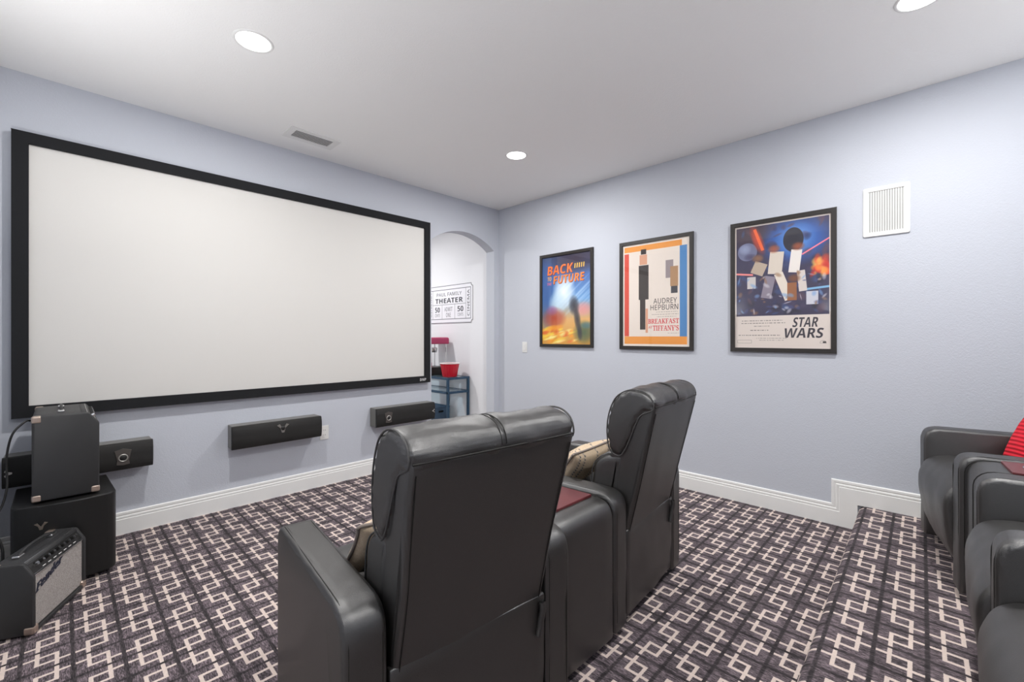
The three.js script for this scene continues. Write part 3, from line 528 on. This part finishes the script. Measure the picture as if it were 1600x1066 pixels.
  for (const s of [-1, 1]) part('handle_bracket', box(s * span - 0.02, s * span + 0.02, Hh - 0.001, Hh + 0.012, hz - 0.013, hz + 0.013, 0.005), M.chrome, g);
  // corner protectors
  const cm = std({ color: 0xc9b6a8, roughness: 0.3, metalness: 0.85 });
  for (const s of [-1, 1]) for (const [y, z] of [[0.012, d - 0.012], [0.012, -d + 0.012], [Hh - 0.014, -d + 0.012]]) { const e = box(-0.018, 0.018, -0.018, 0.018, -0.018, 0.018, 0.009, 3); e.translate(s * (W / 2 - 0.016), y < 0.1 ? 0.024 : Hh - 0.016, Math.sign(z) * (d - 0.016)); part('corner_cap', e, cm, g); }
  for (const s of [-1, 1]) for (const z of [-1, 1]) { const f = new THREE.CylinderGeometry(0.011, 0.013, 0.009, 14); f.translate(s * (W / 2 - 0.05), 0.0045, z * (d - 0.05)); part('foot', f, M.satinBlack, g); }
  return g;
}
amplifier('guitar_amplifier', 'upright dark grey amplifier with metal corners on the black subwoofer', [-3.567, 0.431, 0.325], Math.PI / 2, 0.45, 0.425, 0.24, 0.04, 0.055, M.tolex);
{
  const W = 0.39, ang = Math.atan2(0.904, 0.429);   // local +z points out of the grille
  const mid = [-3.583, 0.83], dep = 0.145, g = amplifier('guitar_amplifier', 'small black amplifier with grey grille cloth on the carpet', [mid[0] - 0.904 * dep / 2, 0, mid[1] - 0.429 * dep / 2], ang, W, 0.305, dep, 0.035, 0.06, M.tolex);
  const font = await new FontLoader().loadAsync('fonts/droid/droid_serif_bold.typeface.json');
  const t = new TextGeometry('Fender', { font, size: 0.036, depth: 0.003, curveSegments: 5 }); t.applyMatrix4(new THREE.Matrix4().set(1, 0.35, 0, 0, 0.28, 1, 0, 0, 0, 0, 1, 0, 0, 0, 0, 1)); t.translate(-W / 2 + 0.026, 0.165, dep / 2 - 0.009);
  part('logo', t, std({ color: 0x3a3f52, roughness: 0.3, metalness: 0.6 }), g).userData.label = 'dark slanted maker lettering';
}
tag(part('audio_cable', tube([[-3.694, 0.83, 0.47], [-3.705, 0.835, 0.5], [-3.745, 0.79, 0.53], [-3.765, 0.70, 0.53], [-3.767, 0.61, 0.53], [-3.765, 0.54, 0.54], [-3.778, 0.46, 0.55], [-3.80, 0.40, 0.57], [-3.80, 0.30, 0.6], [-3.785, 0.2, 0.61], [-3.8, 0.08, 0.62], [-3.82, 0.012, 0.6]], 0.0045, 90, 8), M.cable, scene), 'black cable drooping from the upright grey amplifier', 'cable');
tag(part('audio_cable', tube([[-3.815, 0.36, 0.6], [-3.79, 0.35, 0.66], [-3.772, 0.29, 0.675], [-3.772, 0.2, 0.675], [-3.78, 0.11, 0.67], [-3.8, 0.03, 0.66], [-3.84, 0.006, 0.66]], 0.0055, 70, 8), M.cable, scene), 'thick dark cable curling beside the subwoofer at the picture edge', 'cable');
tag(part('cable_coil', tube(Array.from({ length: 40 }, (_, i) => { const a = i * 0.62; return [-3.838 + 0.03 * Math.cos(a), 0.014 + i * 0.0042, 0.74 + 0.05 * Math.sin(a)]; }), 0.0055, 260, 6), std({ color: 0x8f9094, roughness: 0.5 }), scene), 'tangled grey cable behind the small black amplifier', 'cable');

// ---------------------------------------------------------------- recliners
const HALF = 0.378, ARM = 0.11, INNER = HALF - ARM;
const armProfile = dense(corners([[-0.34, 0.035, 0.012], [0.34, 0.035, 0.012], [0.34, 0.60, 0.1], [-0.34, 0.60, 0.075]], 10), 0.05);
const armTopPath = (x, off) => { const out = []; out.push([x, 0.08, 0.34 + off], [x, 0.35, 0.34 + off], [x, 0.49, 0.34 + off]); for (let i = 0; i <= 8; i++) { const a = i / 8 * Math.PI / 2; out.push([x, 0.512 + (0.088 + off) * Math.sin(a), 0.252 + (0.088 + off) * Math.cos(a)]); } out.push([x, 0.60 + off, 0.05], [x, 0.60 + off, -0.15]); for (let i = 0; i <= 8; i++) { const a = Math.PI / 2 + i / 8 * Math.PI / 2; out.push([x, 0.534 + (0.066 + off) * Math.sin(a), -0.274 + (0.066 + off) * Math.cos(a)]); } out.push([x, 0.45, -0.34 - off], [x, 0.2, -0.34 - off]); return out; };
const headProfile = smooth([[0.452, 0.948], [0.455, 0.975], [0.44, 1.005], [0.40, 1.025], [0.34, 1.022], [0.285, 0.985], [0.25, 0.9], [0.245, 0.81], [0.262, 0.748], [0.305, 0.735], [0.345, 0.80], [0.40, 0.92]], 72);
const lumbarProfile = smooth([[0.21, 0.45], [0.172, 0.5], [0.158, 0.6], [0.18, 0.69], [0.24, 0.735], [0.315, 0.735], [0.31, 0.62], [0.27, 0.45]], 48);
const seatProfile = smooth([[0.2, 0.455], [0.05, 0.466], [-0.15, 0.472], [-0.27, 0.468], [-0.328, 0.446], [-0.36, 0.39], [-0.365, 0.31], [-0.354, 0.22], [-0.334, 0.14], [-0.315, 0.112], [-0.296, 0.13], [-0.298, 0.22], [-0.28, 0.3], [-0.1, 0.32], [0.18, 0.34], [0.225, 0.4]], 96);
const slabProfile = dense(corners([[0.325, 0.375, 0.012], [0.462, 0.96, 0.02], [0.40, 0.985, 0.02], [0.30, 0.93, 0.05], [0.17, 0.42, 0.03], [0.2, 0.375, 0.01]], 5), 0.04);
const rearProfile = dense(corners([[0.318, 0.05, 0.004], [0.334, 0.05, 0.006], [0.336, 0.2], [0.334, 0.42, 0.006], [0.31, 0.42, 0.004]], 4), 0.04);
const G = {
  armL: loft(armProfile, -HALF, -INNER, 0.016, { uneven: 0.0016, freq: 7, mid: 4, round: 4 }),
  armR: loft(armProfile, INNER, HALF, 0.016, { uneven: 0.0016, freq: 7, mid: 4, round: 4 }),
  seat: loft(seatProfile, -INNER + 0.002, INNER - 0.002, 0.024, { crown: 0.008, uneven: 0.004, mid: 16 }),
  foot: box(-INNER + 0.03, INNER - 0.03, 0.11, 0.29, -0.29, -0.272, 0.006),
  slab: loft(slabProfile, -0.271, 0.271, 0.016, { uneven: 0.0025, freq: 6, mid: 14, round: 4 }),
  head: loft(headProfile, -0.276, 0.276, 0.024, { crown: 0.004, uneven: 0.007, freq: 10, mid: 24, round: 6, wave: (x, z, y, t) => -0.006 * Math.exp(-Math.pow(x / 0.006, 2)) * (z < 0.46 ? 1 : 0) - (Math.abs(t) > 0.75 ? 0.004 * Math.sin(y * 150 + z * 60) * (Math.abs(t) - 0.75) * 4 : 0) }),
  lumbar: loft(lumbarProfile, -0.264, 0.264, 0.036, { crown: 0.01, uneven: 0.006, freq: 11, mid: 20, round: 6 }),
  rear: loft(rearProfile, -0.262, 0.262, 0.006, { uneven: 0.006, freq: 5, mid: 18, round: 3 }),
  base: box(-INNER + 0.01, INNER - 0.01, 0.018, 0.11, -0.28, 0.29, 0.01),
};
{ const p = G.slab.attributes.position; for (let i = 0; i < p.count; i++) p.setX(i, p.getX(i) * (1 - 0.065 * (1 - THREE.MathUtils.smoothstep(p.getY(i), 0.6, 0.9)))); }   // the shell narrows between the arms
function seams(pathFn, xs, r = 0.0017) { return xs.map((x) => tube(pathFn(x), r, 90, 5)); }
function makeRecliner(name, label, pos, turn, group, shared = false) {
  const g = thing(name, label, 'recliner', pos, turn, group);
  const arms = [[part('arm', G.armL, M.leather, g), -HALF + 0.014, -INNER - 0.014]]; if (!shared) arms.push([part('arm', G.armR, M.leather, g), INNER + 0.014, HALF - 0.014]);   // a shared arm belongs to the neighbour
  for (const [a, x0, x1] of arms) {
    for (const q of seams((x) => armTopPath(x, -0.0012), [x0, x1])) part('seam', q, M.seam, a);
    for (const q of seams((x) => armTopPath(x, -0.0016), [x0 + 0.006, x1 - 0.006], 0.0012)) part('seam', q, M.seam, a);
    const cy = 0.512 + 0.0885 * Math.sin(0.75), cz = 0.252 + 0.0885 * Math.cos(0.75); part('seam', tube([[x0, cy, cz], [(x0 + x1) / 2, cy, cz], [x1, cy, cz]], 0.0018, 8, 5), M.seam, a);
  }
  part('seat', G.seat, M.leather, g);
  part('footrest_board', G.foot, M.darkCloth, g);
  const sl = part('back_shell', G.slab, M.leather, g);
  for (const s of [-1, 1]) part('seam', tube([[s * 0.2365, 0.40, 0.332], [s * 0.237, 0.6, 0.379], [s * 0.245, 0.75, 0.414], [s * 0.253, 0.93, 0.4565]], 0.0016, 40, 5), M.seam, sl);
  const hd = part('headrest', G.head, M.leather, g);
  part('seam', tube([[-0.263, 0.957, 0.458], [-0.13, 0.957, 0.4625], [0, 0.957, 0.463], [0.13, 0.957, 0.4625], [0.263, 0.957, 0.458]], 0.003, 40, 6), M.seam, hd);
  for (const x of [-0.008, 0.008]) part('seam', tube([[x, 0.965, 0.459], [x, 0.98, 0.457], [x, 1.009, 0.441], [x, 1.028, 0.40], [x, 1.0255, 0.338], [x, 0.988, 0.2805], [x, 0.9, 0.2455]], 0.0014, 40, 5), M.seam, hd);
  for (const s of [-1, 1]) part('piping', tube(headProfile.filter((_, i) => i % 3 === 0).map(([z, y]) => { const k = 0.985; return [s * 0.271, 0.9 + (y - 0.9) * k, 0.35 + (z - 0.35) * k]; }), 0.003, 80, 6, true), M.leather, hd);
  const lu = part('lumbar_cushion', G.lumbar, M.leather, g);
  for (const s of [-1, 1]) part('piping', tube(lumbarProfile.filter((_, i) => i % 3 === 0).map(([z, y]) => [s * 0.256, 0.6 + (y - 0.6) * 0.98, 0.24 + (z - 0.24) * 0.98]), 0.003, 80, 6, true), M.leather, lu);
  part('rear_panel', G.rear, M.leather, g);
  part('base', G.base, M.darkCloth, g);
  for (const sx of [-1, 1]) for (const sz of [-1, 1]) { const f = new THREE.CylinderGeometry(0.022, 0.018, 0.036, 16); f.translate(sx * 0.23, 0.018, sz * 0.25 + 0.02); part('foot', f, M.satinBlack, g); }
  const lv = tube([[0.232, 0.30, 0.34], [0.238, 0.35, 0.345], [0.24, 0.39, 0.352], [0.238, 0.41, 0.35]], 0.011, 16, 8); part('release_strap', lv, M.leather, g);
  return g;
}
function makeConsole(name, label, pos, turn, half, taper) {
  const g = thing(name, label, 'console', pos, turn, 'wedge consoles between the recliners');
  const squeeze = (q) => { const p = q.attributes.position; for (let i = 0; i < p.count; i++) p.setX(i, p.getX(i) * (half + taper * p.getZ(i)) / half); return q; };
  const body = squeeze(loft(dense(corners([[-0.325, 0.035, 0.012], [0.345, 0.035, 0.012], [0.345, 0.592, 0.1], [-0.325, 0.592, 0.075]], 10), 0.04), -half + 0.001, half - 0.001, 0.02, { uneven: 0.0016, freq: 7, mid: 6, round: 5 }));
  const b = part('body', body, M.leather, g);
  for (const s of [-1, 1]) part('seam', squeeze(tube(armTopPath(s * (half - 0.02), -0.007), 0.0018, 90, 5)), M.seam, b);
  const tr = part('tray', squeeze(box(-half + 0.03, half - 0.03, 0.588, 0.601, -0.235, 0.262, 0.003)), M.tray, g); tr.userData.label = 'dark red tray top';
  for (const z of [-0.15, -0.03]) {
    const ring = new THREE.TorusGeometry(0.041, 0.0045, 8, 36); ring.rotateX(Math.PI / 2); ring.translate(0, 0.6025, z); part('cup_ring', ring, M.chrome, tr);
    const cup = new THREE.CylinderGeometry(0.04, 0.04, 0.0016, 32); cup.translate(0, 0.6012, z); part('cup_well', cup, M.satinBlack, tr);
  }
  return g;
}
const deg = THREE.MathUtils.degToRad, PY = 0.165;
makeRecliner('recliner', 'black leather recliner nearest the camera, seen from behind', [-2.724, 0, 2.43], deg(-6.3), 'front row recliners');
makeRecliner('recliner', 'black leather front row recliner nearer the poster wall', [-1.672, 0, 2.40], deg(4.5), 'front row recliners');
makeConsole('recliner_console', 'leather wedge console with dark red top between the front recliners', [-2.1985, 0, 2.42], deg(-0.8), 0.144, 0.094);
makeRecliner('recliner', 'black leather rear row recliner with the red cushion, beside the wall', [-0.606, PY, 4.035], deg(10), 'rear row recliners');
makeRecliner('recliner', 'black leather middle recliner of the rear row on the platform', [-1.635, PY, 4.14], 0, 'rear row recliners');
makeRecliner('recliner', 'black leather rear row recliner cut off in the lower right corner', [-1.635 - 2 * HALF + ARM, PY, 4.14], 0, 'rear row recliners', true);
makeConsole('recliner_console', 'leather wedge console with red tray beside the red cushion recliner', [-1.118, PY, 4.12], deg(5), 0.138, 0.087);

// ---------------------------------------------------------------- cushions
function pillowGeo(w, h, t, n = 28, puff = 0.45, pinch = 0.06) {
  const pos = [], uv = [], idx = [];
  for (const s of [1, -1]) for (let j = 0; j <= n; j++) for (let i = 0; i <= n; i++) {
    const u = i / n * 2 - 1, v = j / n * 2 - 1, e = Math.pow(Math.max(0, (1 - u * u) * (1 - v * v)), puff), k = 1 - pinch * (u * u * (1 - v * v) * 0 + (1 - u * u) * v * v), m = 1 - pinch * (1 - v * v) * u * u;
    const wr = 0.006 * perlin.noise(u * 3 + s, v * 3, 4.2) * e;
    pos.push(u * w / 2 * m, v * h / 2 * k, s * (t / 2 * e + wr)); uv.push(i / n, j / n);
  }
  const S = (n + 1) * (n + 1); for (let s = 0; s < 2; s++) for (let j = 0; j < n; j++) for (let i = 0; i < n; i++) { const a = s * S + j * (n + 1) + i, b = a + 1, c = a + n + 1, d = c + 1; s ? idx.push(a, c, b, b, c, d) : idx.push(a, b, c, b, d, c); }
  const g = new THREE.BufferGeometry(); g.setAttribute('position', new THREE.Float32BufferAttribute(pos, 3)); g.setAttribute('uv', new THREE.Float32BufferAttribute(uv, 2)); g.setIndex(idx); g.computeVertexNormals(); return g;
}
const creamTex = (() => {
  const [cv, c] = canvas(512, 512); rs = 55; c.fillStyle = '#dcc5a8'; c.fillRect(0, 0, 512, 512);
  for (let i = 0; i < 9000; i++) { const v = rnd(); c.fillStyle = v < 0.5 ? 'rgba(196,168,138,0.35)' : 'rgba(240,226,206,0.4)'; c.fillRect(rnd() * 512, rnd() * 512, 2, 6); }
  for (const x of [60, 110, 256, 402, 452]) for (let y = 0; y < 512; y += 14) { c.fillStyle = (y / 14 + x) % 2 ? '#6d6a6c' : '#b9aca0'; c.beginPath(); c.ellipse(x + (y / 14 % 2 ? 5 : -5), y + 6, 9, 6, y / 14 % 2 ? 0.6 : -0.6, 0, 7); c.fill(); }
  return canvasTex(cv);
})();
const creamMat = std({ map: creamTex, roughness: 0.95, bumpMap: pileBump, bumpScale: 0.001 });
function throwPillow(label, chairPos, turn, dx, dz) {
  const g = thing('throw_pillow', label, 'pillow', [chairPos[0], 0.475, chairPos[1]], turn, 'cream throw pillows');
  const q = pillowGeo(0.42, 0.27, 0.13); q.rotateX(deg(40)); q.translate(dx, 0.12, dz); part('cover', q, creamMat, g);
  const edge = []; for (let i = 0; i < 40; i++) { const a = i / 40 * 4, k = Math.floor(a), f = (a - k) * 2 - 1, m = 1 - 0.06 * (1 - f * f); edge.push(k === 0 ? [f * 0.21, -0.135 * m, 0] : k === 1 ? [0.21 * m, f * 0.135, 0] : k === 2 ? [-f * 0.21, 0.135 * m, 0] : [-0.21 * m, -f * 0.135, 0]); }
  const pg = tube(edge, 0.006, 120, 6, true); pg.rotateX(deg(40)); pg.translate(dx, 0.12, dz); part('cord_edge', pg, std({ color: 0x8b8078, roughness: 0.9 }), g);
}
throwPillow('cream patterned throw pillow in the recliner nearest the camera', [-2.724, 2.43], deg(-6.3), -0.045, 0.02);
throwPillow('cream patterned throw pillow in the front recliner by the poster wall', [-1.672, 2.40], deg(4.5), -0.05, -0.02);
{
  const [cv, c] = canvas(256, 256); for (let i = 0; i < 256; i++) { const v = Math.round(127 + 127 * Math.sin(i / 256 * Math.PI * 2 * 22)); c.fillStyle = `rgb(${v},${v},${v})`; c.fillRect(0, i, 256, 1); }
  const bm = new THREE.CanvasTexture(cv);
  const g = thing('red_cushion', 'bright red corduroy cushion on the rear recliner by the wall', 'cushion', [-0.6, PY + 0.455, 4.045], deg(28));
  const q = pillowGeo(0.42, 0.42, 0.19, 40, 0.4, 0.05); q.rotateX(deg(26)); q.translate(0, 0.175, 0.06); part('cover', q, std({ color: 0xd0122b, roughness: 0.85, bumpMap: bm, bumpScale: 0.004 }), g);
  const pg = tube([[-0.2, -0.2, 0], [0, -0.2, 0], [0.2, -0.2, 0], [0.2, 0, 0], [0.2, 0.2, 0], [0, 0.2, 0], [-0.2, 0.2, 0], [-0.2, 0, 0]], 0.004, 100, 6, true); pg.rotateX(deg(26)); pg.translate(0, 0.175, 0.06); part('piping', pg, std({ color: 0xb00f25, roughness: 0.8 }), g);
}

shade(scene);
renderer.render(scene, camera);
